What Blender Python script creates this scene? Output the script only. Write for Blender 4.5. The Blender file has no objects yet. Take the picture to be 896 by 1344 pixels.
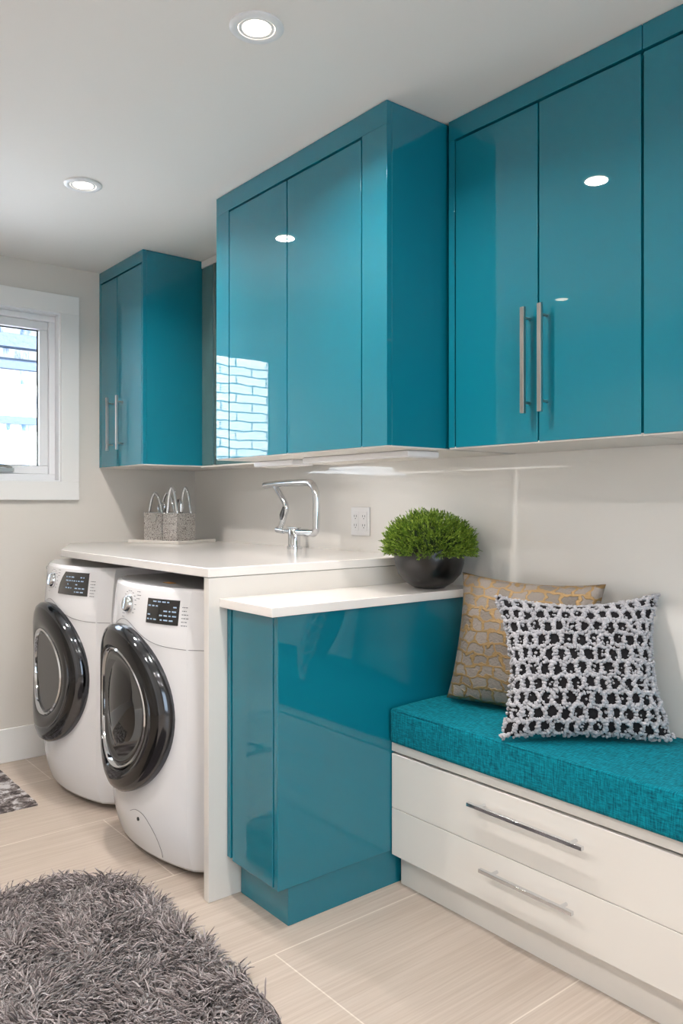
import bpy, bmesh, math, random
from mathutils import Vector, Matrix, noise
random.seed(7)
C = bpy.context.scene.collection
PI = math.pi

# ------------------------------------------------------------------ materials
def lin(c):
    return tuple((x/255/12.92 if x/255 <= .04045 else ((x/255+.055)/1.055)**2.4) for x in c)
def mat(name, col, rough=.5, metal=0, spec=.5, coat=0, coat_rough=.03, emit=None, es=0, bump=None, sheen=0):
    m = bpy.data.materials.new(name); m.use_nodes = True
    nt = m.node_tree; b = nt.nodes['Principled BSDF']
    b.inputs['Base Color'].default_value = (*lin(col), 1)
    b.inputs['Roughness'].default_value = rough
    b.inputs['Metallic'].default_value = metal
    b.inputs['Specular IOR Level'].default_value = spec
    b.inputs['Coat Weight'].default_value = coat
    b.inputs['Coat Roughness'].default_value = coat_rough
    b.inputs['Sheen Weight'].default_value = sheen
    if emit:
        b.inputs['Emission Color'].default_value = (*lin(emit), 1)
        b.inputs['Emission Strength'].default_value = es
    if bump:
        scale, strength, dist = bump
        tc = nt.nodes.new('ShaderNodeTexCoord')
        n = nt.nodes.new('ShaderNodeTexNoise'); n.inputs['Scale'].default_value = scale; n.inputs['Detail'].default_value = 4
        bp = nt.nodes.new('ShaderNodeBump'); bp.inputs['Strength'].default_value = strength; bp.inputs['Distance'].default_value = dist
        nt.links.new(tc.outputs['Object'], n.inputs['Vector'])
        nt.links.new(n.outputs['Fac'], bp.inputs['Height']); nt.links.new(bp.outputs['Normal'], b.inputs['Normal'])
    return m
def N(m, t, **kw):
    n = m.node_tree.nodes.new(t)
    for k, v in kw.items():
        if k in n.inputs: n.inputs[k].default_value = v
        else: setattr(n, k, v)
    return n
def L(m, a, b): m.node_tree.links.new(a, b)
def ramp(m, stops):
    r = m.node_tree.nodes.new('ShaderNodeValToRGB'); e = r.color_ramp.elements
    e[0].position = stops[0][0]; e[0].color = (*lin(stops[0][1]), 1)
    e[1].position = stops[-1][0]; e[1].color = (*lin(stops[-1][1]), 1)
    for p, c in stops[1:-1]:
        k = e.new(p); k.color = (*lin(c), 1)
    return r

M = {}
M['wall'] = mat('wall_paint', (214, 209, 202), .6, bump=(260, .05, .0005))
M['ceiling'] = mat('ceiling_paint', (240, 236, 232), .8)
M['splash'] = mat('white_back_painted_glass', (236, 233, 228), .5, coat=1, coat_rough=.04)
M['trim'] = mat('trim_paint', (232, 231, 229), .35)
M['vinyl'] = mat('white_vinyl', (235, 236, 238), .3)
M['teal'] = mat('teal_lacquer', (0, 116, 136), .6, spec=.1, coat=1, coat_rough=.012)
M['teal'].node_tree.nodes['Principled BSDF'].inputs['Coat IOR'].default_value = 1.6
M['gap'] = mat('dark_gap', (10, 22, 26), .8)
M['white'] = mat('white_lacquer', (231, 227, 221), .35, coat=.8, coat_rough=.06)
M['under'] = mat('white_melamine', (222, 218, 212), .5)
M['quartz'] = mat('white_quartz', (246, 242, 238), .3, coat=.9, coat_rough=.06)
M['enamel'] = mat('white_enamel', (234, 234, 236), .25, coat=.7, coat_rough=.05)
M['seam'] = mat('seam_grey', (120, 120, 124), .6)
M['print'] = mat('grey_print', (95, 98, 106), .6)
M['chrome'] = mat('chrome', (225, 227, 230), .08, metal=1)
M['steel'] = mat('brushed_steel', (196, 194, 190), .28, metal=1)
M['darkchrome'] = mat('dark_chrome', (92, 94, 98), .12, metal=1)
M['smoke'] = mat('smoked_plastic', (9, 9, 11), .1, coat_rough=.02)
M['glassdark'] = mat('dark_door_glass', (6, 6, 7), .05, coat_rough=.01)
M['drum'] = mat('drum_steel', (214, 214, 214), .5, metal=.3)
M['lcd'] = mat('display_black', (6, 8, 12), .12, coat=1, coat_rough=.02)
M['lcdtxt'] = mat('display_marks', (150, 170, 190), .4, emit=(150, 180, 210), es=.35)
M['rubber'] = mat('rubber', (30, 30, 32), .7)
M['orange'] = mat('orange_label', (214, 140, 30), .5)
M['bowl'] = mat('black_ceramic', (12, 10, 10), .3, coat=.25, coat_rough=.1, bump=(18, .25, .004))
M['soil'] = mat('soil', (40, 30, 22), .9)
M['plate'] = mat('white_plastic', (238, 238, 240), .35)
M['lens'] = mat('lamp_lens', (255, 250, 240), .5, emit=(255, 238, 214), es=14)
M['yarn'] = mat('shag_yarn', (122, 112, 110), .85, sheen=.4)
M['matback'] = mat('rug_backing', (74, 68, 66), .95)
M['puff'] = mat('white_yarn', (180, 180, 186), .9, sheen=.15, bump=(500, .6, .002))
M['blackyarn'] = mat('black_yarn', (22, 20, 24), .95, bump=(300, .5, .002))
M['acrylic'] = mat('white_tray', (226, 220, 212), .2, coat=.6)

def glass(name, tint, mixf):
    m = bpy.data.materials.new(name); m.use_nodes = True; nt = m.node_tree
    for n in list(nt.nodes):
        if n.type != 'OUTPUT_MATERIAL': nt.nodes.remove(n)
    out = [n for n in nt.nodes][0]
    t = N(m, 'ShaderNodeBsdfTransparent'); t.inputs['Color'].default_value = (*tint, 1)
    g = N(m, 'ShaderNodeBsdfGlossy'); g.inputs['Roughness'].default_value = .02
    f = N(m, 'ShaderNodeFresnel'); f.inputs['IOR'].default_value = mixf
    mx = N(m, 'ShaderNodeMixShader')
    L(m, f.outputs[0], mx.inputs[0]); L(m, t.outputs[0], mx.inputs[1]); L(m, g.outputs[0], mx.inputs[2]); L(m, mx.outputs[0], out.inputs[0])
    return m
M['pane'] = glass('window_glass', (.93, .97, 1), 1.45)
M['frost'] = glass('green_tinted_glass', (.74, .84, .82), 1.7)
m = M['frost']; mx0 = [n for n in m.node_tree.nodes if n.type == 'MIX_SHADER'][0]; out = [n for n in m.node_tree.nodes if n.type == 'OUTPUT_MATERIAL'][0]
df_ = N(m, 'ShaderNodeBsdfDiffuse'); df_.inputs['Color'].default_value = (.3, .56, .58, 1)
mx1 = N(m, 'ShaderNodeMixShader'); mx1.inputs[0].default_value = .3
L(m, mx0.outputs[0], mx1.inputs[1]); L(m, df_.outputs[0], mx1.inputs[2]); L(m, mx1.outputs[0], out.inputs[0])

# floor: wood-look planks
m = M['floor'] = mat('plank_tile', (200, 190, 180), .28)
b = m.node_tree.nodes['Principled BSDF']
tc = N(m, 'ShaderNodeTexCoord')
mp = N(m, 'ShaderNodeMapping'); mp.inputs['Rotation'].default_value = (0, 0, PI/2); mp.inputs['Location'].default_value = (1.24, .03, 0)
L(m, tc.outputs['Object'], mp.inputs['Vector'])
br = N(m, 'ShaderNodeTexBrick', offset=.5); br.inputs['Scale'].default_value = 1
br.inputs['Brick Width'].default_value = 1.2; br.inputs['Row Height'].default_value = .6
br.inputs['Mortar Size'].default_value = .0022; br.inputs['Mortar Smooth'].default_value = .1; br.inputs['Bias'].default_value = 0
br.inputs['Color1'].default_value = (*lin((202, 189, 177)), 1); br.inputs['Color2'].default_value = (*lin((193, 181, 170)), 1)
br.inputs['Mortar'].default_value = (*lin((226, 218, 208)), 1)
L(m, mp.outputs[0], br.inputs['Vector'])
mg = N(m, 'ShaderNodeMapping'); mg.inputs['Scale'].default_value = (95, 2.0, 1)
L(m, tc.outputs['Object'], mg.inputs['Vector'])
ns = N(m, 'ShaderNodeTexNoise', Scale=1.0, Detail=5.0, Roughness=.6, Distortion=.6); L(m, mg.outputs[0], ns.inputs['Vector'])
rp = ramp(m, [(.3, (210, 202, 192)), (.7, (255, 255, 255))]); L(m, ns.outputs['Fac'], rp.inputs[0])
mx = N(m, 'ShaderNodeMix', data_type='RGBA', blend_type='MULTIPLY'); mx.inputs[0].default_value = .6
L(m, br.outputs['Color'], mx.inputs[6]); L(m, rp.outputs[0], mx.inputs[7]); L(m, mx.outputs[2], b.inputs['Base Color'])
b.inputs['Roughness'].default_value = .35

# bench fabric: teal weave
m = M['weave'] = mat('teal_weave', (0, 140, 156), .95, sheen=0, spec=.2)
b = m.node_tree.nodes['Principled BSDF']; tc = N(m, 'ShaderNodeTexCoord')
outs = []
for sc in ((45, 450, 450), (450, 45, 45)):
    mp = N(m, 'ShaderNodeMapping'); mp.inputs['Scale'].default_value = sc; L(m, tc.outputs['Object'], mp.inputs['Vector'])
    ns = N(m, 'ShaderNodeTexNoise', Scale=1.0, Detail=3.0); L(m, mp.outputs[0], ns.inputs['Vector']); outs.append(ns.outputs['Fac'])
ad = N(m, 'ShaderNodeMath', operation='ADD'); L(m, outs[0], ad.inputs[0]); L(m, outs[1], ad.inputs[1])
rp = ramp(m, [(.38, (0, 80, 96)), (.62, (0, 140, 158))])
dv = N(m, 'ShaderNodeMath', operation='MULTIPLY'); dv.inputs[1].default_value = .5; L(m, ad.outputs[0], dv.inputs[0])
L(m, dv.outputs[0], rp.inputs[0]); L(m, rp.outputs[0], b.inputs['Base Color'])
bp = N(m, 'ShaderNodeBump', Strength=.5, Distance=.0015); L(m, dv.outputs[0], bp.inputs['Height']); L(m, bp.outputs[0], b.inputs['Normal'])

# gold and taupe patch fabric (local pillow coordinates via UV)
m = M['patch'] = mat('patch_fabric', (170, 160, 150), .5)
b = m.node_tree.nodes['Principled BSDF']; tc = N(m, 'ShaderNodeTexCoord')
ns = N(m, 'ShaderNodeTexNoise', Scale=9.0, Detail=2.0); L(m, tc.outputs['UV'], ns.inputs['Vector'])
sb = N(m, 'ShaderNodeVectorMath', operation='SCALE'); sb.inputs['Scale'].default_value = .13; L(m, ns.outputs['Color'], sb.inputs[0])
av = N(m, 'ShaderNodeVectorMath', operation='ADD'); L(m, tc.outputs['UV'], av.inputs[0]); L(m, sb.outputs[0], av.inputs[1])
br = N(m, 'ShaderNodeTexBrick', offset=.5); br.inputs['Scale'].default_value = 1
br.inputs['Brick Width'].default_value = .11; br.inputs['Row Height'].default_value = .088; br.inputs['Mortar Size'].default_value = .012
br.inputs['Mortar Smooth'].default_value = .35; br.inputs['Bias'].default_value = 0
br.inputs['Color1'].default_value = (*lin((148, 139, 131)), 1); br.inputs['Color2'].default_value = (*lin((118, 110, 103)), 1)
br.inputs['Mortar'].default_value = (*lin((160, 132, 92)), 1)
L(m, av.outputs[0], br.inputs['Vector']); L(m, br.outputs['Color'], b.inputs['Base Color'])
mm = N(m, 'ShaderNodeMath', operation='MULTIPLY'); mm.inputs[1].default_value = .6; L(m, br.outputs['Fac'], mm.inputs[0]); L(m, mm.outputs[0], b.inputs['Metallic'])
n2 = N(m, 'ShaderNodeTexNoise', Scale=60.0, Detail=4.0); L(m, tc.outputs['UV'], n2.inputs['Vector'])
m3 = N(m, 'ShaderNodeMath', operation='MULTIPLY_ADD'); m3.inputs[1].default_value = -1.2; L(m, br.outputs['Fac'], m3.inputs[0]); L(m, n2.outputs['Fac'], m3.inputs[2])
bp = N(m, 'ShaderNodeBump', Strength=.7, Distance=.004); L(m, m3.outputs[0], bp.inputs['Height']); L(m, bp.outputs[0], b.inputs['Normal'])

# speckled hide mat
m = M['hide'] = mat('speckled_mat', (180, 180, 180), .9)
b = m.node_tree.nodes['Principled BSDF']; tc = N(m, 'ShaderNodeTexCoord')
ns = N(m, 'ShaderNodeTexNoise', Scale=14.0, Detail=8.0, Roughness=.72, Distortion=.4); L(m, tc.outputs['Object'], ns.inputs['Vector'])
rp = ramp(m, [(.42, (52, 46, 46)), (.5, (120, 112, 110)), (.56, (196, 194, 196))]); L(m, ns.outputs['Fac'], rp.inputs[0]); L(m, rp.outputs[0], b.inputs['Base Color'])

# beaded silver
m = M['sequin'] = mat('silver_sequins', (206, 198, 188), .3, metal=.5)
b = m.node_tree.nodes['Principled BSDF']; tc = N(m, 'ShaderNodeTexCoord')
vo = N(m, 'ShaderNodeTexVoronoi', Scale=260.0); L(m, tc.outputs['Object'], vo.inputs['Vector'])
rp = ramp(m, [(0, (250, 248, 246)), (.5, (206, 200, 194)), (.85, (92, 86, 82))]); L(m, vo.outputs['Distance'], rp.inputs[0]); L(m, rp.outputs[0], b.inputs['Base Color'])
bp = N(m, 'ShaderNodeBump', Strength=1.0, Distance=.003, invert=True); L(m, vo.outputs['Distance'], bp.inputs['Height']); L(m, bp.outputs[0], b.inputs['Normal'])

# pale painted brick outside
m = M['brick'] = mat('pale_brick', (226, 230, 236), .9)
b = m.node_tree.nodes['Principled BSDF']; tc = N(m, 'ShaderNodeTexCoord')
mp = N(m, 'ShaderNodeMapping'); mp.inputs['Rotation'].default_value = (PI/2, 0, PI/2)
sx = N(m, 'ShaderNodeSeparateXYZ'); cb = N(m, 'ShaderNodeCombineXYZ'); L(m, tc.outputs['Object'], sx.inputs[0]); L(m, sx.outputs['Y'], cb.inputs['X']); L(m, sx.outputs['Z'], cb.inputs['Y'])
ns = N(m, 'ShaderNodeTexNoise', Scale=5.0, Detail=4.0); L(m, tc.outputs['Object'], ns.inputs['Vector'])
sb = N(m, 'ShaderNodeVectorMath', operation='SCALE'); sb.inputs['Scale'].default_value = .05; L(m, ns.outputs['Color'], sb.inputs[0])
av = N(m, 'ShaderNodeVectorMath', operation='ADD'); L(m, cb.outputs[0], av.inputs[0]); L(m, sb.outputs[0], av.inputs[1])
br = N(m, 'ShaderNodeTexBrick', offset=.5); br.inputs['Scale'].default_value = 1
br.inputs['Brick Width'].default_value = .34; br.inputs['Row Height'].default_value = .085; br.inputs['Mortar Size'].default_value = .007; br.inputs['Mortar Smooth'].default_value = .3
br.inputs['Color1'].default_value = (*lin((242, 243, 245)), 1); br.inputs['Color2'].default_value = (*lin((226, 230, 238)), 1); br.inputs['Mortar'].default_value = (*lin((66, 92, 120)), 1)
L(m, av.outputs[0], br.inputs['Vector']); L(m, br.outputs['Color'], b.inputs['Base Color'])
m = M['plaster'] = mat('stained_plaster', (240, 243, 248), .9)
b = m.node_tree.nodes['Principled BSDF']; tc = N(m, 'ShaderNodeTexCoord')
mp = N(m, 'ShaderNodeMapping'); mp.inputs['Scale'].default_value = (1, 2.6, .8); L(m, tc.outputs['Object'], mp.inputs['Vector'])
ns = N(m, 'ShaderNodeTexNoise', Scale=3.4, Detail=7.0, Roughness=.65); L(m, mp.outputs[0], ns.inputs['Vector'])
rp = ramp(m, [(.50, (244, 246, 250)), (.6, (120, 150, 190)), (.68, (90, 120, 165))]); L(m, ns.outputs['Fac'], rp.inputs[0]); L(m, rp.outputs[0], b.inputs['Base Color'])
M['fascia'] = mat('weathered_board', (66, 78, 98), .8, bump=(30, .4, .01))
M['fascia2'] = mat('pale_board', (150, 160, 176), .8, bump=(30, .4, .01))

# leaf
m = M['leaf'] = mat('leaf_green', (88, 122, 30), .55)
b = m.node_tree.nodes['Principled BSDF']; gi = N(m, 'ShaderNodeNewGeometry')
rp = ramp(m, [(0, (62, 92, 22)), (.5, (112, 146, 40)), (1, (168, 192, 76))]); L(m, gi.outputs['Random Per Island'], rp.inputs[0]); L(m, rp.outputs[0], b.inputs['Base Color'])
m = M['yarn']; b = m.node_tree.nodes['Principled BSDF']; gi = N(m, 'ShaderNodeNewGeometry')
rp = ramp(m, [(0, (78, 68, 68)), (.6, (128, 116, 115)), (1, (178, 168, 168))]); L(m, gi.outputs['Random Per Island'], rp.inputs[0]); L(m, rp.outputs[0], b.inputs['Base Color'])

# ------------------------------------------------------------------ mesh helpers
def wl(o):
    v = Vector((0, 0, 0))
    while o is not None: v = v + o.location; o = o.parent
    return v
def obj(name, bm, mt, parent=None, smooth=None, bevel=0, seg=2, loc=None):
    me = bpy.data.meshes.new(name)
    off = wl(parent) if parent else Vector((0, 0, 0))
    if loc is not None: off = off + Vector(loc) if parent else Vector(loc)
    bmesh.ops.translate(bm, verts=bm.verts, vec=-off)
    bmesh.ops.recalc_face_normals(bm, faces=bm.faces)
    bm.to_mesh(me); bm.free(); me.materials.append(mt)
    o = bpy.data.objects.new(name, me); C.objects.link(o)
    if parent: o.parent = parent
    if loc is not None: o.location = loc
    if bevel:
        md = o.modifiers.new('bevel', 'BEVEL'); md.width = bevel; md.segments = seg; md.limit_method = 'ANGLE'; md.angle_limit = math.radians(40)
        for p in me.polygons: p.use_smooth = True
        md.harden_normals = True
    if smooth is not None:
        for p in me.polygons: p.use_smooth = True
        if smooth < 180: me.set_sharp_from_angle(angle=math.radians(smooth))
    return o
def tag(o, label=None, cat=None, group=None, kind=None):
    if label: o['label'] = label
    if cat: o['category'] = cat
    if group: o['group'] = group
    if kind: o['kind'] = kind
    return o
def thing(name, loc, label, cat, group=None):
    o = bpy.data.objects.new(name, None); C.objects.link(o); o.location = loc; o.empty_display_size = .05
    return tag(o, label, cat, group)
def nb(): return bmesh.new()
def box(bm, x0, x1, y0, y1, z0, z1):
    vs = [bm.verts.new((x, y, z)) for z in (z0, z1) for x, y in ((x0, y0), (x1, y0), (x1, y1), (x0, y1))]
    for f in ((3, 2, 1, 0), (4, 5, 6, 7), (0, 1, 5, 4), (1, 2, 6, 5), (2, 3, 7, 6), (3, 0, 4, 7)): bm.faces.new([vs[i] for i in f])
    return bm
def B(*a): return box(nb(), *a)
def prism(bm, pts, z0, z1):
    lo = [bm.verts.new((x, y, z0)) for x, y in pts]; hi = [bm.verts.new((x, y, z1)) for x, y in pts]; n = len(pts)
    bm.faces.new(lo[::-1]); bm.faces.new(hi)
    for i in range(n): bm.faces.new((lo[i], lo[(i+1) % n], hi[(i+1) % n], hi[i]))
    return bm
def tube(bm, pts, r, n=10, closed=False, flat=1.0):
    pts = [Vector(p) for p in pts]; rings = []; prev = None
    for i, p in enumerate(pts):
        if closed: t = (pts[(i+1) % len(pts)]-pts[i-1])
        else: t = pts[min(i+1, len(pts)-1)]-pts[max(i-1, 0)]
        t.normalize()
        if prev is None: a = t.cross(Vector((0, 0, 1))); a = a if a.length > .05 else t.cross(Vector((1, 0, 0)))
        else: a = prev - t*prev.dot(t)
        a.normalize(); prev = a; c = t.cross(a); rr = r[i] if isinstance(r, (list, tuple)) else r
        rings.append([bm.verts.new(p + a*rr*math.cos(2*PI*k/n) + c*rr*flat*math.sin(2*PI*k/n)) for k in range(n)])
    m_ = len(rings)
    for i in range(m_ if closed else m_-1):
        A, D = rings[i], rings[(i+1) % m_]
        for k in range(n): bm.faces.new((A[k], A[(k+1) % n], D[(k+1) % n], D[k]))
    if not closed: bm.faces.new(rings[0][::-1]); bm.faces.new(rings[-1])
    return bm
def lathe(bm, prof, c, axis='Z', n=48, caps=True, deform=None):
    c = Vector(c); rings = []
    for r, h in prof:
        ring = []
        for k in range(n):
            a = 2*PI*k/n
            if axis == 'Z': v = c + Vector((r*math.cos(a), r*math.sin(a), h))
            else: v = c + Vector((r*math.cos(a), -h, r*math.sin(a)))
            if deform: v = deform(v)
            ring.append(bm.verts.new(v))
        rings.append(ring)
    for A, D in zip(rings, rings[1:]):
        for k in range(n): bm.faces.new((A[k], A[(k+1) % n], D[(k+1) % n], D[k]))
    if caps:
        bm.faces.new(rings[0][::-1]); bm.faces.new(rings[-1])
    return bm
def smooth_path(pts, n=6):
    P = [Vector(p) for p in pts]; out = []
    for i in range(len(P)-1):
        p0 = P[max(i-1, 0)]; p1 = P[i]; p2 = P[i+1]; p3 = P[min(i+2, len(P)-1)]
        for k in range(n):
            t = k/n
            out.append(.5*((2*p1)+(p2-p0)*t+(2*p0-5*p1+4*p2-p3)*t*t+(3*p1-p0-3*p2+p3)*t**3))
    out.append(P[-1]); return out
def struct(name, bm, m, label=None, **k):
    o = obj(name, bm, m, **k); o['kind'] = 'structure'
    if label: o['label'] = label
    return o

# ------------------------------------------------------------------ room
XL, XR, YB, YF, CZ = -4.0, 1.7, 2.17, -1.25, 2.44
struct('floor', B(XL-.15, XR+.15, YF-.15, YB+.15, -.1, 0), M['floor'])
struct('ceiling', B(XL-.15, XR+.15, YF-.15, YB+.15, CZ, CZ+.12), M['ceiling'])
struct('wall_back', B(XL-.15, XR+.15, YB, YB+.15, 0, CZ), M['splash'])
struct('wall_front', B(XL-.15, XR+.15, YF-.15, YF, 0, CZ), M['wall'])
def wall_x(name, x0, x1, wy0, wy1, wz0, wz1, mt):
    bm = nb()
    box(bm, x0, x1, YF, wy0, 0, CZ); box(bm, x0, x1, wy1, YB, 0, CZ)
    box(bm, x0, x1, wy0, wy1, 0, wz0); box(bm, x0, x1, wy0, wy1, wz1, CZ)
    return struct(name, bm, mt)
W = (.335, 1.415, 1.352, 2.205)
wall_x('wall_left', XL-.15, XL, *W, M['wall'])
W2 = (-.7, 1.35, .25, 2.15)
wall_x('wall_right', XR, XR+.15, *W2, M['wall'])
struct('baseboard_left', B(XL, XL+.014, YF, 1.5, 0, .163), M['trim'], bevel=.003)
struct('baseboard_front', B(XL+.014, -2.62, YF, YF+.014, 0, .163), M['trim'], bevel=.003)
def ring_x(bm, x0, x1, y0, y1, z0, z1, w):
    box(bm, x0, x1, y0, y1, z0, z0+w); box(bm, x0, x1, y0, y1, z1-w, z1)
    box(bm, x0, x1, y0, y0+w, z0+w, z1-w); box(bm, x0, x1, y1-w, y1, z0+w, z1-w); return bm
def window(name, xw, s, y0, y1, z0, z1, mull=False):
    # s=+1: room on +x side of the wall face xw
    w = struct(name, ring_x(nb(), *sorted((xw, xw+s*.02)), y0-.088, y1+.088, z0-.088, z1+.088, .092), M['trim'], bevel=.002)
    def rr(a, b_): return sorted((xw+s*a, xw+s*b_))
    obj('window_jamb', ring_x(nb(), *rr(-.15, .004), y0-.002, y1+.002, z0-.002, z1+.002, .014), M['vinyl'], w, bevel=.002)
    obj('window_frame', ring_x(nb(), *rr(-.12, -.045), y0+.012, y1-.012, z0+.012, z1-.012, .03), M['vinyl'], w, bevel=.003)
    sash = ring_x(nb(), *rr(-.11, -.062), y0+.042, y1-.042, z0+.042, z1-.042, .042)
    if mull: box(sash, *rr(-.11, -.062), (y0+y1)/2-.03, (y0+y1)/2+.03, z0+.08, z1-.08)
    sash = obj('window_sash', sash, M['vinyl'], w, bevel=.004)
    obj('glazing_seal', ring_x(nb(), *rr(-.094, -.09), y0+.083, y1-.083, z0+.083, z1-.083, .006), M['rubber'], w)
    obj('window_pane', B(*rr(-.1, -.096), y0+.084, y1-.084, z0+.084, z1-.084), M['pane'], w)
    return w
w1 = window('window_1', XL, 1, *W)
bm = nb(); box(bm, XL-.062, XL-.035, 1.09, 1.20, W[2]+.052, W[2]+.068); tube(bm, [(XL-.045, 1.19, W[2]+.07), (XL-.03, 1.15, W[2]+.08), (XL-.02, 1.10, W[2]+.076)], .007)
obj('window_latch', bm, M['steel'], w1)
window('window_2', XR, -1, *W2, mull=True)
struct('sun_block_eave', B(XR+.15, XR+1.25, YF-.6, YB+.6, CZ, CZ+.12), M['trim'])  # unseen eave, added to keep the sun out of the right window
# door on the wall opposite (seen in the lacquer reflections)
d = struct('door_1', B(-2.5, -1.72, YF, YF+.03, .005, 2.05), M['trim'], bevel=.003)
bm = nb(); box(bm, -2.6, -2.5, YF, YF+.02, 0, 2.15); box(bm, -1.72, -1.62, YF, YF+.02, 0, 2.15); box(bm, -2.5, -1.72, YF, YF+.02, 2.055, 2.15)
obj('door_frame', bm, M['trim'], d, bevel=.003)
bm = nb(); lathe(bm, [(.026, 0), (.026, .008), (.01, .012), (.01, .05), (.001, .052)], (-1.8, YF+.03, 1.0), 'Y', 20)
for v in bm.verts: v.co.y = 2*(YF+.03)-v.co.y
tube(bm, [(-1.8, YF+.075, 1.0), (-1.85, YF+.078, 1.0), (-1.92, YF+.075, 1.0)], .009)
obj('door_handle', bm, M['steel'], d)

# ------------------------------------------------------------------ outside
nh = thing('neighbouring_house', (-6.4, .8, 0), 'white house wall with grey blue boards seen through the window', 'building')
obj('plaster_panel', B(-6.4, -6.385, .9, 4.5, -.5, 5), M['plaster'], nh)
obj('brick_wall', B(-6.7, -6.4, -4, 4.5, -.5, 5), M['brick'], nh)
for nm, z0, z1, x1, mt in (('board', 2.70, 3.0, -6.20, 'fascia2'), ('board', 2.44, 2.54, -6.28, 'fascia'), ('board', 2.28, 2.36, -6.33, 'fascia'), ('board', 1.86, 1.92, -6.36, 'fascia')):
    obj(nm, B(-6.4, x1, .9, 4.5, z0, z1), M[mt], nh)

# ------------------------------------------------------------------ cabinets
def bar_handle(name, parent, axis, x, y, z0, z1, face, w=.007, mt='steel'):
    """vertical ('z') bar from z0 to z1 at x, or horizontal ('x') bar from z0 to z1 (x range) at height x"""
    bm = nb()
    if axis == 'z':
        box(bm, x-w, x+w, y-.005, y+.006, z0, z1)
        for z in (z0+.03, z1-.03): tube(bm, [(x, y, z), (x, face, z)], .004, 10)
    else:
        box(bm, z0, z1, y-.006, y+.006, x-w, x+w)
        for q in (z0+.04, z1-.04): tube(bm, [(q, y, x), (q, face, x)], .005, 10)
    return obj(name, bm, M[mt], parent, bevel=.0012, seg=1)

def carcass(bm, x0, x1, y0, y1, z0, z1): box(bm, x0, x1, y0, y1, z0, z1)
def wall_cab(label, x0, x1, yf, z0, doors, ztop, stiles, handles, hz, group=None, hs=.05):
    t = thing('wall_cabinet', ((x0+x1)/2, YB-.002, z0), label, 'cabinet', group)
    k = YB-.002
    obj('cabinet_body', B(x0+.019, x1-.019, yf+.024, k, z0+.004, CZ-.004), M['gap'], t)
    bm = nb(); box(bm, x0, x0+.018, yf+.0205, k, z0, CZ-.002); obj('side_panel', bm, M['teal'], t, bevel=.0012)
    bm = nb(); box(bm, x1-.018, x1, yf+.0205, k, z0, CZ-.002); obj('side_panel', bm, M['teal'], t, bevel=.0012)
    bm = nb()
    box(bm, x0, x1, yf, yf+.02, ztop+.002, CZ-.002)
    if stiles[0]: box(bm, x0, stiles[0]-.002, yf, yf+.02, z0, ztop+.002)
    if stiles[1]: box(bm, stiles[1]+.002, x1, yf, yf+.02, z0, ztop+.002)
    obj('face_frame', bm, M['teal'], t, bevel=.001, seg=1)
    obj('bottom_panel', B(x0+.001, x1-.001, yf+.003, k, z0-.004, z0+.003), M['under'], t)
    ds = []
    for a, b_ in doors:
        ds.append(obj('door', B(a+.0028, b_-.0028, yf, yf+.019, z0, ztop-.006), M['teal'], t, bevel=.0012))
    for di, hx in handles:
        bar_handle('door_handle', ds[di], 'z', hx, yf-.032, hz[0], hz[1], yf+.001)
    return t
wall_cab('teal corner wall cabinet with two slim handles, beside the window', XL+.001, -3.48, 1.615, 1.432, [(-3.975, -3.772), (-3.772, -3.492)], 2.378, (-3.975, -3.492), [(0, -3.822), (1, -3.705)], (1.51, 1.775))
wall_cab('deep teal wall cabinet without handles, hanging above the faucet', -2.73, -1.738, 1.575, 1.42, [(-2.634, -2.249), (-2.249, -1.853)], 2.367, (-2.634, -1.853), [], (0, 0))
wall_cab('teal wall cabinet with two long bar handles above the bench', -1.722, -1.068, 1.82, 1.421, [(-1.695, -1.381), (-1.381, -1.068)], 2.373, (-1.695, None), [(0, -1.41), (1, -1.352)], (1.50, 1.797))
wall_cab('teal wall cabinet cut by the right edge of the photo', -1.066, -.41, 1.82, 1.421, [(-1.066, -.738), (-.738, -.41)], 2.373, (None, None), [(0, -.768), (1, -.71)], (1.50, 1.797))

# glass fronted cabinet in the corner
g = thing('glass_cabinet', (-3.1, YB-.002, 1.43), 'narrow green tinted glass cabinet between the corner and deep teal cabinets', 'cabinet')
obj('back_panel', B(-3.478, -2.733, YB-.022, YB-.002, 1.43, 2.436), M['under'], g)
obj('glass_door', B(-3.476, -3.364, 1.925, 1.933, 1.432, 2.40), M['frost'], g, bevel=.001)
obj('glass_door', B(-3.346, -2.735, 1.925, 1.933, 1.432, 2.40), M['frost'], g, bevel=.001)
obj('door_profile', B(-3.362, -3.348, 1.92, 1.935, 1.432, 2.40), M['steel'], g, bevel=.001)
bm = nb(); box(bm, -3.478, -2.733, 1.922, 1.94, 2.402, 2.436); obj('top_rail', bm, M['trim'], g, bevel=.002)
obj('bottom_panel', B(-3.478, -2.733, 1.922, YB-.022, 1.424, 1.431), M['under'], g)
for z in (1.76, 2.08): obj('glass_shelf', B(-3.476, -2.735, 1.95, YB-.024, z, z+.008), M['frost'], g)

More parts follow.
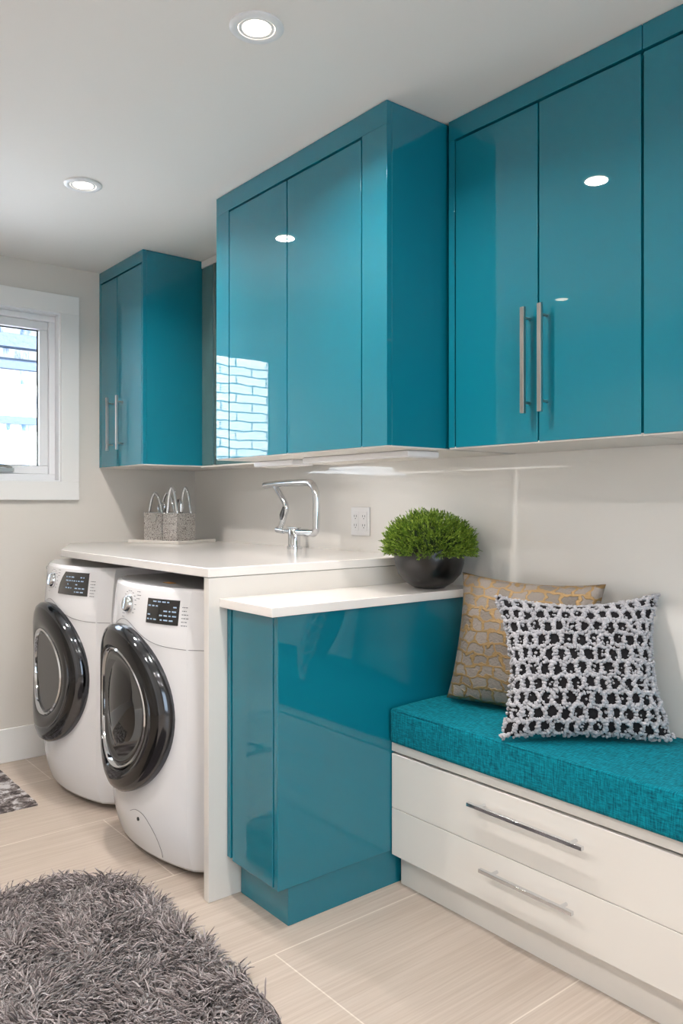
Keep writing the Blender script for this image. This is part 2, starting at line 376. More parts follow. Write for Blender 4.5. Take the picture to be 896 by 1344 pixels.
# under cabinet lights
def ucl(x0, x1, y0, y1, z, label):
    t = thing('under_cabinet_light', ((x0+x1)/2, (y0+y1)/2, z), label, 'light', )
    obj('housing', B(x0, x1, y0, y1, z-.022, z), M['plate'], t, bevel=.006)
    obj('diffuser', B(x0+.02, x1-.02, y0+.015, y1-.015, z-.024, z-.0215), M['under'], t)
    ld = bpy.data.lights.new('strip_lamp', 'AREA'); ld.shape = 'RECTANGLE'; ld.size = x1-x0-.04; ld.size_y = y1-y0-.03; ld.energy = 2.6*(x1-x0); ld.color = (1, .94, .88)
    lo = bpy.data.objects.new('strip_lamp', ld); C.objects.link(lo); lo.parent = t; lo.location = (0, 0, -.026)
    return t
ucl(-2.36, -1.80, 1.72, 1.86, 1.4158, 'long white slab light under the deep teal cabinet')
ucl(-2.72, -2.45, 1.74, 1.84, 1.4158, 'short white slab light under the left end of the deep teal cabinet')

# ------------------------------------------------------------------ laundry counter
HZ = 1.046
wt = obj('worktop', prism(nb(), [(-3.46, 1.225), (-2.19, 1.235), (-2.19, YB-.001), (-3.999, YB-.001), (-3.999, 1.46)], HZ-.03, HZ), M['quartz'], bevel=.003)
tag(wt, 'glossy white worktop laid over the two washing machines', 'worktop')
wt.location = (0, 0, 0)
ep = thing('end_panel', (-2.2, 1.7, 0), 'tall white upright panel right of the machines carrying the worktop', 'panel')
obj('upright', B(-2.222, -2.192, 1.237, YB-.001, 0, HZ-.031), M['white'], ep, bevel=.0015)
obj('edge_strip', B(-2.232, -2.222, 1.252, 1.30, 0, HZ-.031), M['white'], ep, bevel=.001)

lc = obj('worktop', prism(nb(), [(-2.191, 1.275), (-1.895, 1.275), (-1.895, YB-.001), (-2.191, YB-.001)], .921, .949), M['quartz'], bevel=.002)
tag(lc, 'lower narrow white worktop holding the potted shrub', 'worktop')

bc = thing('base_cabinet', (-2.05, 1.75, 0), 'glossy teal base cabinet beside the bench under the lower worktop', 'cabinet')
obj('cabinet_body', B(-2.188, -1.932, 1.33, YB-.002, .12, .918), M['gap'], bc)
obj('side_panel', B(-1.936, -1.914, 1.308, YB-.002, .118, .919), M['teal'], bc, bevel=.0025)
obj('filler_strip', B(-2.19, -2.168, 1.302, 1.33, .13, .919), M['teal'], bc, bevel=.002)
obj('door', B(-2.165, -1.938, 1.306, 1.327, .122, .916), M['teal'], bc, bevel=.002)
obj('plinth', B(-2.188, -1.925, 1.352, YB-.002, 0, .119), M['teal'], bc, bevel=.002)

# ------------------------------------------------------------------ bench
bn = thing('storage_bench', (-.9, 1.95, 0), 'white storage bench with long drawers and bar handles', 'bench')
BX0, BX1 = -1.911, .35
obj('bench_body', B(BX0, BX1, 1.775, YB-.002, .105, .44), M['white'], bn)
obj('plinth', B(BX0, BX1, 1.795, YB-.002, 0, .104), M['white'], bn)
obj('bench_top', B(BX0, BX1, 1.752, YB-.002, .444, .474), M['white'], bn, bevel=.0025)
obj('shadow_strip', B(BX0, BX1, 1.77, 1.776, .437, .444), M['seam'], bn)
bxm = -.80
for x0, x1 in ((BX0, bxm-.0015), (bxm+.0015, BX1)):
    for z0, z1, hz_, a, b_ in ((.262, .437, .383, .355, .74), (.108, .2605, .208, .40, .71)):
        dr = obj('drawer', B(x0+.001, x1, 1.752, 1.774, z0, z1), M['white'], bn, bevel=.0015)
        h = bar_handle('drawer_handle', dr, 'x', hz_, 1.722, x0+a, x0+b_, 1.753, w=.0055, mt='chrome')

# seat cushion
def rbox(x0, x1, y0, y1, z0, z1, nx, ny, nz, puff):
    bm = B(x0, x1, y0, y1, z0, z1); return bm
bm = nb()
nx, ny, nz = 90, 22, 6
cx0, cx1, cy0, cy1, cz0, cz1 = -1.906, .34, 1.738, YB-.006, .4745, .585
cs = thing('seat_cushion', ((cx0+cx1)/2, (cy0+cy1)/2, cz0), 'long teal woven cushion lying on the white bench', 'cushion')
bm = B(cx0, cx1, cy0, cy1, cz0, cz1)
bmesh.ops.bevel(bm, geom=[e for e in bm.edges], offset=.014, segments=4, affect='EDGES', profile=.6)
for e in ('x', 'y'):
    n_ = 60 if e == 'x' else 10
    for i in range(1, n_):
        t_ = i/n_
        co = (cx0+(cx1-cx0)*t_, 0, 0) if e == 'x' else (0, cy0+(cy1-cy0)*t_, 0)
        no = (1, 0, 0) if e == 'x' else (0, 1, 0)
        bmesh.ops.bisect_plane(bm, geom=list(bm.verts)+list(bm.edges)+list(bm.faces), plane_co=co, plane_no=no)
for v in bm.verts:
    if v.co.z > cz1-.004:
        u = (v.co.y-cy0)/(cy1-cy0); v.co.z += .008*math.sin(PI*max(0, min(1, u))) + .003*noise.noise(v.co*5)
    if v.co.y < cy0+.004: v.co.y += .003*noise.noise(v.co*7)
obj('cushion_cover', bm, M['weave'], cs, smooth=50)
bm = nb()
zz = cz1-.004
tube(bm, [(cx0+.004, cy1-.02, zz), (cx0+.004, cy0+.012, zz), (cx0+.012, cy0+.004, zz), (cx1-.012, cy0+.004, zz), (cx1-.004, cy0+.012, zz), (cx1-.004, cy1-.02, zz)], .0035, 8)
tube(bm, [(cx0+.004, cy1-.02, cz0+.012), (cx0+.004, cy0+.012, cz0+.012), (cx0+.012, cy0+.004, cz0+.012), (cx1-.012, cy0+.004, cz0+.012)], .003, 8)
obj('piping', bm, M['weave'], cs, smooth=60)

# ------------------------------------------------------------------ washing machines
def washer(xc, top, label, flap, win):
    t = thing('washing_machine', (xc, 1.55, 0), label, 'washing machine', None)
    H0 = top
    def off(z):
        zt = .79
        o = 0
        if z > zt: o += .018*((z-zt)/(H0-zt))**1.2
        if z < .16: o += .03*((.16-z)/.16)**1.6
        return o
    def bow(z): return .072 if z > .16 else .072*(.75+.25*z/.16)
    def fy(x, z):
        u = min(1, abs(x-xc)/.30)
        y = 1.248 - bow(z)*(1-u*u)+off(z)
        if abs(x-xc) > .30: y += (abs(x-xc)-.30)/.048*.045
        return y
    xs = [-.348, -.325, -.30]+[-.3+.6*i/24 for i in range(1, 24)]+[.30, .325, .348]
    zs = [.022, .026, .036, .06, .09, .12, .16, .25, .4, .55, .7, .775, .79, .82, .86, .9, H0-.03, H0-.012, H0-.004, H0]
    bm = nb(); rings = []
    for z in zs:
        ins = 0
        if z > H0-.013: ins = {.012: .002, .004: .006, 0: .013}[round(H0-z, 3)]
        if z < .037: ins = {.022: .012, .026: .006, .036: .001}[z]
        ring = [bm.verts.new((xc+x*(1-ins/.34), fy(xc+x, z)+ins, z)) for x in xs]
        ring += [bm.verts.new((xc+.348-ins, 1.9, z)), bm.verts.new((xc-.348+ins, 1.9, z))]
        rings.append(ring)
    n = len(rings[0])
    for A, D in zip(rings, rings[1:]):
        for k in range(n): bm.faces.new((A[k], A[(k+1) % n], D[(k+1) % n], D[k]))
    bm.faces.new(rings[0][::-1]); bm.faces.new(rings[-1])
    body = obj('machine_body', bm, M['enamel'], t, smooth=14)
    # control panel seam, arching over the door
    def seam(pts, r, mt, nm, par=t):
        bm = nb(); tube(bm, [(x, fy(x, z)-.0002, z) for x, z in pts], r, 6); return obj(nm, bm, M[mt], par)
    pts = []
    for i in range(41):
        x = xc-.345+.69*i/40
        u = (x-xc)/.34
        z = .765 + .072*math.exp(-((u+.12)/.42)**2)
        pts.append((x, z))
    seam(pts, .0011, 'seam', 'panel_seam')
    bm = nb(); tube(bm, [(xc+.3485, y, pts[-1][1]) for y in (1.30, 1.6, 1.89)], .001, 6); obj('panel_seam', bm, M['seam'], t)
    # feet
    for sx in (-.29, .29):
        for y in (1.36, 1.84):
            obj('foot', lathe(nb(), [(.022, 0), (.022, .012), (.014, .014), (.014, .03)], (xc+sx, y, 0), 'Z', 16), M['rubber'], t)
    # door, following the bowed front
    dz = .53 if flap else .53
    R_ = .292 if flap else .295
    def df(v):
        return Vector((v.x, v.y + (fy(v.x, .5)-fy(xc, .5)) , v.z))
    c0 = (xc-(.034 if flap else .024), fy(xc, .5), dz)
    k = R_/.3; gr = .018 if flap else -.012
    dd = lathe(nb(), [(r*k, h) for r, h in [(.297, -.004), (.300, .012), (.298, .030), (.288, .042), (.280, .044), (.280, -.004)]], c0, 'Y', 72, False, df)
    door = obj('door', dd, M['darkchrome'], t, smooth=50)
    obj('door_ring', lathe(nb(), [(r*k, h) for r, h in [(.281, .030), (.281, .0435), (.272, .048), (.25, .050), (.225, .048), (.205+gr, .043), (.198+gr, .036), (.194+gr, .026), (.192+gr, 0)]], c0, 'Y', 72, False, df), M['smoke'], door, smooth=50)
    obj('inner_trim', lathe(nb(), [(r*k, h) for r, h in [(.199+gr, .040), (.194+gr, .044), (.188+gr, .040), (.184+gr, .015)]], c0, 'Y', 72, False, df), M['chrome'], door, smooth=60)
    # dished glass
    pr = [(.174, .03), (.168, .032), (.160, .024), (.148, .006), (.128, -.001), (.122, -.003), (.001, -.003)] if win else [(.203, .03), (.197, .034), (.185, .030), (.165, .02), (.14, .026), (.10, .034), (.06, .038), (.03, .0395), (.001, .04)]
    obj('door_glass', lathe(nb(), [(r*k, h) for r, h in pr], c0, 'Y', 72, True, df), M['glassdark'], door, smooth=60)
    if win: obj('drum_window', lathe(nb(), [(.126, -.002), (.12, .006), (.1, .009), (.06, .011), (.03, .012), (.001, .0125)], c0, 'Y', 72, True, df), M['drum'], door, smooth=60)
    # handle scoop on the right side of the ring
    bm = nb()
    hp = []
    for i in range(25):
        a = math.radians(-72+i*4.2)
        hp.append(df(Vector((c0[0]+.243*k*math.cos(a), c0[1]-.047, dz+.243*k*math.sin(a)))))
    tube(bm, hp, [.002+.007*math.sin(PI*i/24) for i in range(25)], 8)
    obj('door_handle', bm, M['darkchrome'], door, smooth=60)
    # knob
    kx, kz = xc-.01 if flap else xc-.02, .893 if flap else .918
    ky = fy(kx, kz)
    tilt = Matrix.Rotation(math.radians(-11), 4, 'X')
    bm = lathe(nb(), [(.033, -.004), (.033, .003), (.029, .006), (.027, .016), (.024, .019), (.001, .020)], (0, 0, 0), 'Y', 32)
    box(bm, -.004, .004, -.024, -.006, -.02, .02)
    bmesh.ops.transform(bm, matrix=Matrix.Translation((kx, ky, kz)) @ tilt, verts=bm.verts)
    obj('dial', bm, M['chrome'], t, smooth=40)
    # display
    dx0, dx1, dz0, dz1 = (xc+.118, xc+.262, .842, .925) if flap else (xc+.052, xc+.250, .868, .962)
    def patch(x0, x1, z0, z1, lift, cut=0):
        bm = nb(); nx_ = 12; g_ = []
        for j in range(5):
            z = z0+(z1-z0)*j/4
            a = x0 + cut*(1-((j-0)/4.0))*0 + cut*((j/4)**2)
            g_.append([(a+(x1-a)*i/nx_, z) for i in range(nx_+1)])
        top_ = [[bm.verts.new((x, fy(x, z)-lift, z)) for x, z in row] for row in g_]
        bot = [[bm.verts.new((x, fy(x, z)+.002, z)) for x, z in row] for row in g_]
        for j in range(4):
            for i in range(nx_):
                bm.faces.new((top_[j][i], top_[j][i+1], top_[j+1][i+1], top_[j+1][i]))
        for row in (0, 4):
            for i in range(nx_): bm.faces.new((top_[row][i], top_[row][i+1], bot[row][i+1], bot[row][i]))
        for col in (0, nx_):
            for j in range(4): bm.faces.new((top_[j][col], top_[j+1][col], bot[j+1][col], bot[j][col]))
        return bm
    dsp = obj('display', patch(dx0, dx1, dz0, dz1, .003, 0 if flap else .05), M['lcd'], t, smooth=30)
    def mk(bm, x, z, w, h, lift):
        vs = [bm.verts.new((xx, fy(xx, zz_)-lift, zz_)) for xx, zz_ in ((x, z), (x+w, z), (x+w, z+h), (x, z+h))]; bm.faces.new(vs)
    rnd = random.Random(3 if flap else 5)
    bm = nb()
    for j in range(5):
        x = dx0+.055*(0 if flap else 1)+.008
        while x < dx1-.02:
            w = rnd.uniform(.006, .018)
            if rnd.random() < .7: mk(bm, x, dz0+.012+j*.015, w, .0045, .0045)
            x += w+.006
    obj('display_marks', bm, M['lcdtxt'], dsp)
    bm = nb()
    for (ax, az, nn) in ((xc-.285, top-.035, 1), (dx1+.012, dz0, 6), (kx+.055, kz+.022, 3), (kx-.055, kz-.03, 4)):
        for j in range(nn):
            x = ax
            for q in range(3 if nn > 1 else 5):
                w = rnd.uniform(.003, .009); mk(bm, x, az+(j*.012)-(.02 if nn == 4 else 0), w, .0025, .0012); x += w+.002
    # dial graduation around the knob
    for q in range(14):
        a = math.radians(-40+q*20); x, z = kx+.05*math.cos(a), kz+.045*math.sin(a)
        mk(bm, x-.006, z, .012, .0022, .0012)
    obj('printed_marks', bm, M['print'], t)
    if flap:
        pts = [(xc+.02, .172), (xc+.06, .186), (xc+.105, .18), (xc+.14, .155), (xc+.165, .115), (xc+.175, .07), (xc+.17, .045)]
        sp = smooth_path([(x, 0, z) for x, z in pts], 6)
        seam([(p.x, p.z) for p in sp], .0011, 'seam', 'filter_flap')
        q = (xc+.075, .158)
        obj('flap_button', lathe(nb(), [(.007, -.001), (.006, .003), (.001, .004)], (q[0], fy(*q), q[1]), 'Y', 14), M['rubber'], t)
        obj('sticker', B(xc+.02, xc+.075, 1.30, 1.325, top, top+.0012), M['orange'], t)
    else:
        q = (xc-.22, top-.028)
        obj('badge', lathe(nb(), [(.009, -.001), (.008, .003), (.001, .004)], (q[0], fy(*q), q[1]), 'Y', 14), M['steel'], t)
    return t
washer(-3.425, .985, 'white front-loading machine nearest the window, with lighter round door window', False, True)
washer(-2.655, .963, 'white front-loading machine nearest the teal cabinet, with black door glass', True, False)

# ------------------------------------------------------------------ faucet
f = thing('faucet', (-2.87, 2.05, HZ), 'angular chrome kitchen faucet standing on the worktop by the wall', 'faucet')
fx, fy_ = -2.87, 2.05
obj('faucet_base', lathe(nb(), [(.034, 0), (.034, .012), (.027, .015), (.027, .085), (.024, .09), (.001, .09)], (fx, fy_, HZ), 'Z', 32), M['chrome'], f, smooth=40)
arc = [(fx+.0, fy_, HZ+.075), (fx+.13, fy_, HZ+.075), (fx+.155, fy_, HZ+.085), (fx+.16, fy_, HZ+.11), (fx+.16, fy_, HZ+.225), (fx+.15, fy_, HZ+.262), (fx+.125, fy_, HZ+.285), (fx+.085, fy_, HZ+.292), (fx-.10, fy_, HZ+.292), (fx-.235, fy_, HZ+.285)]
obj('spout', tube(nb(), smooth_path(arc, 5), [.016]*46, 12), M['chrome'], f, smooth=60)
bm = tube(nb(), smooth_path([(fx-.15, fy_, HZ+.282), (fx-.105, fy_, HZ+.235), (fx-.065, fy_, HZ+.19), (fx-.075, fy_, HZ+.15), (fx-.11, fy_, HZ+.088)], 6), .013, 12)
tube(bm, [(fx-.135, fy_, HZ+.082), (fx-.08, fy_, HZ+.078)], .014, 12); tube(bm, [(fx-.08, fy_, HZ+.076), (fx, fy_, HZ+.076)], .009, 12)
obj('lower_arm', bm, M['chrome'], f, smooth=60)
obj('spray_trigger', tube(nb(), [(fx-.062, fy_-.014, HZ+.185), (fx-.074, fy_-.016, HZ+.15), (fx-.084, fy_-.014, HZ+.13)], [.006, .011, .006], 10), M['darkchrome'], f, smooth=60)
obj('lever', B(fx-.04, fy_ and fx+.035, fy_-.012, fy_+.012, HZ+.091, HZ+.097), M['chrome'], f, bevel=.002)

# outlet
ot = thing('wall_outlet', (-2.55, YB, 1.17), 'white double power outlet on the back wall right of the faucet', 'outlet')
obj('cover_plate', B(-2.615, -2.495, YB-.007, YB-.0005, 1.112, 1.232), M['plate'], ot, bevel=.003)
for xx in (-2.582, -2.528):
    so = obj('socket', B(xx-.019, xx+.019, YB-.0095, YB-.006, 1.132, 1.212), M['plate'], ot, bevel=.002)
    bm = nb()
    for zc in (1.152, 1.190):
        box(bm, xx-.008, xx-.006, YB-.0102, YB-.009, zc, zc+.009); box(bm, xx+.006, xx+.008, YB-.0102, YB-.009, zc, zc+.009); box(bm, xx-.002, xx+.002, YB-.0102, YB-.009, zc-.008, zc-.004)
    obj('socket_slots', bm, M['print'], so)

# ------------------------------------------------------------------ tray and silver bag holders
def rot_bm(bm, px, py, a):
    bmesh.ops.transform(bm, matrix=Matrix.Translation((px, py, 0)) @ Matrix.Rotation(a, 4, 'Z'), verts=bm.verts); return bm
TA = math.radians(20); TX, TY = -3.54, 1.83
bm = nb(); box(bm, -.345, .0, 0, .28, HZ+.0002, HZ+.006)
for q in ((-.345, 0, 0, .012), (-.345, 0, .268, .28)): box(bm, q[0], q[1], q[2], q[3], HZ+.006, HZ+.016)
for q in ((-.345, -.333), (-.012, 0)): box(bm, q[0], q[1], .012, .268, HZ+.006, HZ+.016)
tr = obj('tray', rot_bm(bm, TX, TY, TA), M['acrylic'], bevel=.0015); tag(tr, 'flat white tray under the silver bags in the worktop corner', 'tray')
def bag(x0, x1, y0, y1, h, hh, label, medal):
    zb = HZ+.0064
    cxx, cyy = (x0+x1)/2, (y0+y1)/2
    p = Matrix.Rotation(TA, 4, 'Z') @ Vector((cxx, cyy, 0))
    t = thing('silver_bag', (TX+p.x, TY+p.y, zb), label, 'ornament', 'silver beaded bags on the tray')
    bm = nb(); w_ = .006
    box(bm, x0, x1, y0, y1, zb, zb+.006)
    box(bm, x0, x1, y0, y0+w_, zb+.006, zb+h); box(bm, x0, x1, y1-w_, y1, zb+.006, zb+h)
    box(bm, x0, x0+w_, y0+w_, y1-w_, zb+.006, zb+h); box(bm, x1-w_, x1, y0+w_, y1-w_, zb+.006, zb+h)
    obj('bag_body', rot_bm(bm, TX, TY, TA), M['sequin'], t, bevel=.002)
    bm = nb()
    e = []
    zt = zb+h
    for i in range(24):
        e.append((x0+(x1-x0)*(i % 12)/11, y0 if i < 12 else y1, zt))
    for q in e: bmesh.ops.create_icosphere(bm, subdivisions=1, radius=.004, matrix=Matrix.Translation(q))
    obj('bead_edge', rot_bm(bm, TX, TY, TA), M['chrome'], t, smooth=180)
    ww = (x1-x0)
    for yy in (y0+.02, y1-.02):
        pts = [(cxx-ww*.36, yy, zt-.03), (cxx-ww*.34, yy, zt+.01), (cxx-ww*.22, yy, zt+hh*.7), (cxx-ww*.03, yy, zt+hh), (cxx+ww*.17, yy, zt+hh*.72), (cxx+ww*.34, yy, zt+.01), (cxx+ww*.36, yy, zt-.03)]
        obj('bag_handle', rot_bm(tube(nb(), smooth_path(pts, 6), .0075, 10), TX, TY, TA), M['chrome'], t, smooth=60)
    pts = [(cxx-ww*.1, cyy, zt-.02), (cxx-ww*.16, cyy, zt+hh*.3), (cxx, cyy, zt+hh*.52), (cxx+ww*.2, cyy, zt+hh*.36), (cxx+ww*.12, cyy, zt-.02)]
    obj('scarf', rot_bm(tube(nb(), smooth_path(pts, 6), .011, 8, flat=.5), TX, TY, TA), M['chrome'], t, smooth=60)
    if medal:
        obj('medallion', rot_bm(lathe(nb(), [(.024, 0), (.022, .004), (.001, .004)], (cxx+.005, y0, zb+h*.82), 'Y', 8), TX, TY, TA), M['steel'], t)
    return t
bag(-.262, -.138, .03, .16, .148, .10, 'left beaded silver bag ornament with a round medallion', True)
bag(-.134, -.04, .03, .17, .146, .13, 'right beaded silver bag ornament with the taller loop handle', False)

# ------------------------------------------------------------------ potted shrub
PX, PY, PZ = -2.005, 2.02, .9495
pp = thing('potted_shrub', (PX, PY, PZ), 'round green shrub in a black bowl on the lower worktop', 'plant')
prof = [(.045, 0), (.055, .002), (.085, .02), (.112, .05), (.122, .085), (.125, .118), (.122, .142), (.116, .142), (.117, .118), (.1, .1), (.001, .1)]
obj('bowl', lathe(nb(), prof, (PX, PY, PZ), 'Z', 40), M['bowl'], pp, smooth=50)
bm = nb()
rnd = random.Random(11)
def leaf(bm, p, d, l, w):
    d = d.normalized(); a = d.cross(Vector((rnd.uniform(-1, 1), rnd.uniform(-1, 1), rnd.uniform(-1, 1)))).normalized(); c = d.cross(a)
    v = [bm.verts.new(p), bm.verts.new(p+d*l*.5+a*w+c*w*.4), bm.verts.new(p+d*l), bm.verts.new(p+d*l*.5-a*w+c*w*.4)]
    bm.faces.new(v)
CC = Vector((PX, PY, PZ+.145))
for i in range(1500):
    th = rnd.uniform(0, 2*PI); u = rnd.uniform(-.32, 1); ph = math.asin(u)
    dr_ = Vector((math.cos(th)*math.cos(ph), math.sin(th)*math.cos(ph), math.sin(ph)))
    rad = .140+rnd.uniform(-.012, .012)
    lump = 1+.06*noise.noise(dr_*4)
    p = CC + Vector((dr_.x*rad*.99, dr_.y*rad*.92, dr_.z*rad*.68))*lump
    if p.z < PZ+.118: p.z = PZ+.118+rnd.uniform(0, .02)
    up = (dr_+Vector((0, 0, .35))+Vector([rnd.uniform(-.35, .35) for _ in range(3)])).normalized()
    L_ = rnd.uniform(.018, .034)
    for q in range(11):
        s_ = q/10
        sp = (up + Vector([rnd.uniform(-.75, .75) for _ in range(3)])*(1-.5*s_)).normalized()
        leaf(bm, p+up*L_*s_, sp, rnd.uniform(.009, .016), .0019)
foliage = obj('foliage', bm, M['leaf'], pp)
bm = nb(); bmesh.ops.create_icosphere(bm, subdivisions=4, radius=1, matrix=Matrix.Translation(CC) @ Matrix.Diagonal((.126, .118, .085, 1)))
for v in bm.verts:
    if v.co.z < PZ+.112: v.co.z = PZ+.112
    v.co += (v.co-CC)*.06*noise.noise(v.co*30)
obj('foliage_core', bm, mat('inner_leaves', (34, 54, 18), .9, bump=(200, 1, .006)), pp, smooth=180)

# ------------------------------------------------------------------ pillows
def pillow_pts(w, h, th, nu, nv, seed, dx=.05):
    """grid of (front, back) local coords: x across, z up, y thickness (front = -y)"""
    G = []
    for j in range(nv+1):
        row = []
        for i in range(nu+1):
            u = -1+2*i/nu; v = -1+2*j/nv
            e = max(0, (1-u**2))**.45*max(0, (1-v**2))**.45
            x = u*w/2*(1-dx*1.4*(1-v*v)*(abs(u)**3)); z = v*h/2*(1-dx*(1-u*u)*(abs(v)**3)*(1.6 if v > 0 else .55))
            wr = .008*noise.noise(Vector((u*2.2, v*2.2, seed)))*e
            row.append((x, e*th/2+wr, z, (u+1)/2, (v+1)/2))
        G.append(row)
    return G
def pillow(name, w, h, th, mtx, mt, label, seed, dx=.06):
    nu = nv = 40; bm = nb(); G = pillow_pts(w, h, th, nu, nv, seed, dx)
    uvl = bm.loops.layers.uv.new('UVMap')
    F = [[bm.verts.new((x, -y, z)) for x, y, z, a, b_ in r] for r in G]
    K = [[F[j][i] if (i in (0, nu) or j in (0, nv)) else bm.verts.new((G[j][i][0], G[j][i][1]*.8, G[j][i][2])) for i in range(nu+1)] for j in range(nv+1)]
    for S in (F, K):
        for j in range(nv):
            for i in range(nu):
                ids = ((j, i), (j, i+1), (j+1, i+1), (j+1, i))
                if S is K: ids = ids[::-1]
                try: fc = bm.faces.new([S[a][b_] for a, b_ in ids])
                except ValueError: continue
                for lp, (a, b_) in zip(fc.loops, ids): lp[uvl].uv = (G[a][b_][3], G[a][b_][4])
    bmesh.ops.transform(bm, matrix=mtx, verts=bm.verts)
    base = mtx @ Vector((0, 0, -h/2))
    t = thing(name, tuple(base), label, 'pillow')
    obj('pillow_cover', bm, mt, t, smooth=180)
    return t
# back pillow: leans on the teal panel and wall
MB = Matrix.Translation((-1.60, 2.03, .60+.205)) @ Matrix.Rotation(math.radians(15), 4, 'Z') @ Matrix.Rotation(math.radians(-13), 4, 'X') @ Matrix.Rotation(math.radians(1.5), 4, 'Y')
bp_ = pillow('throw_pillow', .485, .42, .13, MB, M['patch'], 'taupe and gold patchwork pillow leaning in the bench corner', 3.3, .06)
MF = Matrix.Translation((-1.33, 1.946, .594+.196)) @ Matrix.Rotation(math.radians(44), 4, 'Z') @ Matrix.Rotation(math.radians(-20), 4, 'X') @ Matrix.Rotation(math.radians(-1), 4, 'Y')
fw, fh, fth = .455, .40, .15
fp = pillow('throw_pillow', fw, fh, fth, MF, M['blackyarn'], 'black and white crocheted pillow in front of the patchwork one', 9.1, .11)
bm = nb(); rnd = random.Random(5)
def onp(u, v, lift):
    e = max(0, (1-u**2))**.45*max(0, (1-v**2))**.45
    x = u*fw/2*(1-.11*1.4*(1-v*v)*(abs(u)**3)); z = v*fh/2*(1-.11*(1-u*u)*(abs(v)**3)*(1.6 if v > 0 else .55))
    wr = .008*noise.noise(Vector((u*2.2, v*2.2, 9.1)))*e
    return Vector((x, -(e*fth/2+wr)-lift, z))
nc, nr = 13, 10
def blob(p, r):
    st = len(bm.verts)
    res = bmesh.ops.create_icosphere(bm, subdivisions=1, radius=r, matrix=Matrix.Translation(p) @ Matrix.Rotation(rnd.uniform(0, 3), 4, 'Y') @ Matrix.Diagonal((rnd.uniform(.8, 1.3), .9, rnd.uniform(.8, 1.3), 1)))
    for v in res['verts']: v.co += Vector([rnd.uniform(-.0012, .0012) for _ in range(3)])
for j in range(nr):
    for i in range(nc):
        u0 = -1+2*(i+.5+(.22 if j % 2 else -.22))/nc; v0 = -1+2*(j+.5)/nr
        u0 += rnd.uniform(-.02, .02); v0 += rnd.uniform(-.02, .02)
        nbk = 14
        for q in range(nbk):
            a = 2*PI*q/nbk
            ru, rv = 1.02/nc*(1+rnd.uniform(-.12, .2)), .98/nr*(1+rnd.uniform(-.12, .2))
            u = u0+ru*math.cos(a); v = v0+rv*math.sin(a)
            if abs(u) > 1.02 or abs(v) > 1.02: continue
            u = max(-.995, min(.995, u)); v = max(-.995, min(.995, v))
            blob(onp(u, v, .003+rnd.uniform(0, .003)), rnd.uniform(.0044, .0068))
for q in range(500):
    u, v = rnd.uniform(-.99, .99), rnd.uniform(-.99, .99)
    blob(onp(u, v, .001), rnd.uniform(.0022, .0045))
# shaggy border
for q in range(420):
    s_ = rnd.uniform(-1, 1); sd = q % 4
    u, v = ((s_, 1), (s_, -1), (1, s_), (-1, s_))[sd]
    u *= rnd.uniform(.985, 1.03); v *= rnd.uniform(.985, 1.03)
    e_u, e_v = max(-1, min(1, u)), max(-1, min(1, v))
    p = onp(e_u, e_v, 0); p.x *= 1+max(0, abs(u)-1); p.z *= 1+max(0, abs(v)-1); p.y += rnd.uniform(-.008, .008)
    blob(p, rnd.uniform(.0035, .006))
bmesh.ops.transform(bm, matrix=MF, verts=bm.verts)
tag(obj('crocheted_loops', bm, M['puff'], fp, smooth=180), 'white crocheted loops')

# ------------------------------------------------------------------ rugs
def rounded_rect(x0, x1, y0, y1, r, n=10):
    pts = []
    for cx_, cy_, a0 in ((x1-r, y1-r, 0), (x0+r, y1-r, 90), (x0+r, y0+r, 180), (x1-r, y0+r, 270)):
        for i in range(n+1):
            a = math.radians(a0+90*i/n); pts.append((cx_+r*math.cos(a), cy_+r*math.sin(a)))
    return pts
RX0, RX1, RY0, RY1, RR = -2.63, -1.43, .18, 1.105, .24
rg = thing('shag_rug', ((RX0+RX1)/2, (RY0+RY1)/2, 0), 'thick grey shag rug with rounded corners on the floor', 'rug')
obj('rug_backing', prism(nb(), rounded_rect(RX0, RX1, RY0, RY1, RR), .0005, .008), M['matback'], rg)
rnd = random.Random(21)
verts, faces = [], []
def inside(x, y, m_):
    ax = max(RX0+RR-x, x-(RX1-RR), 0); ay = max(RY0+RR-y, y-(RY1-RR), 0)
    if not (RX0 < x < RX1 and RY0 < y < RY1): return False
    return math.hypot(ax, ay) < RR-m_
ox, oy = (RX0+RX1)/2, (RY0+RY1)/2
cnt = 0
while cnt < 26000:
    x = rnd.uniform(RX0, RX1); y = rnd.uniform(RY0, RY1)
    if not inside(x, y, .004): continue
    cnt += 1
    nv_ = noise.noise_vector(Vector((x*9, y*9, 1.7)))
    ang = math.atan2(nv_.y, nv_.x)+rnd.gauss(0, .8)
    lean = .35+.75*abs(nv_.z)+rnd.uniform(0, .5)
    l = rnd.uniform(.035, .06); w = rnd.uniform(.0018, .0033)
    dx_, dy_ = math.cos(ang), math.sin(ang)
    p = Vector((x, y, .007)); st = len(verts); tw = rnd.uniform(0, PI)
    th = .15; kinks = 4
    for q in range(kinks+1):
        ww = w*(1 if q < kinks else .35)
        for k in range(3):
            a = tw+2*PI*k/3
            verts.append((p.x+ww*math.cos(a)-ox, p.y+ww*math.sin(a)-oy, p.z+ww*.3*math.sin(a)))
        th = min(1.5, th+lean*.5+rnd.uniform(-.2, .25))
        s_ = l/kinks
        p = p+Vector((dx_*math.sin(th)*s_+rnd.uniform(-.002, .002), dy_*math.sin(th)*s_+rnd.uniform(-.002, .002), math.cos(th)*s_))
    for q in range(kinks):
        for k in range(3):
            a, b_ = st+q*3+k, st+q*3+(k+1) % 3
            faces.append((a, b_, b_+3, a+3))
    faces.append((st+kinks*3, st+kinks*3+1, st+kinks*3+2))
me = bpy.data.meshes.new('pile'); me.from_pydata(verts, [], faces); me.materials.append(M['yarn'])
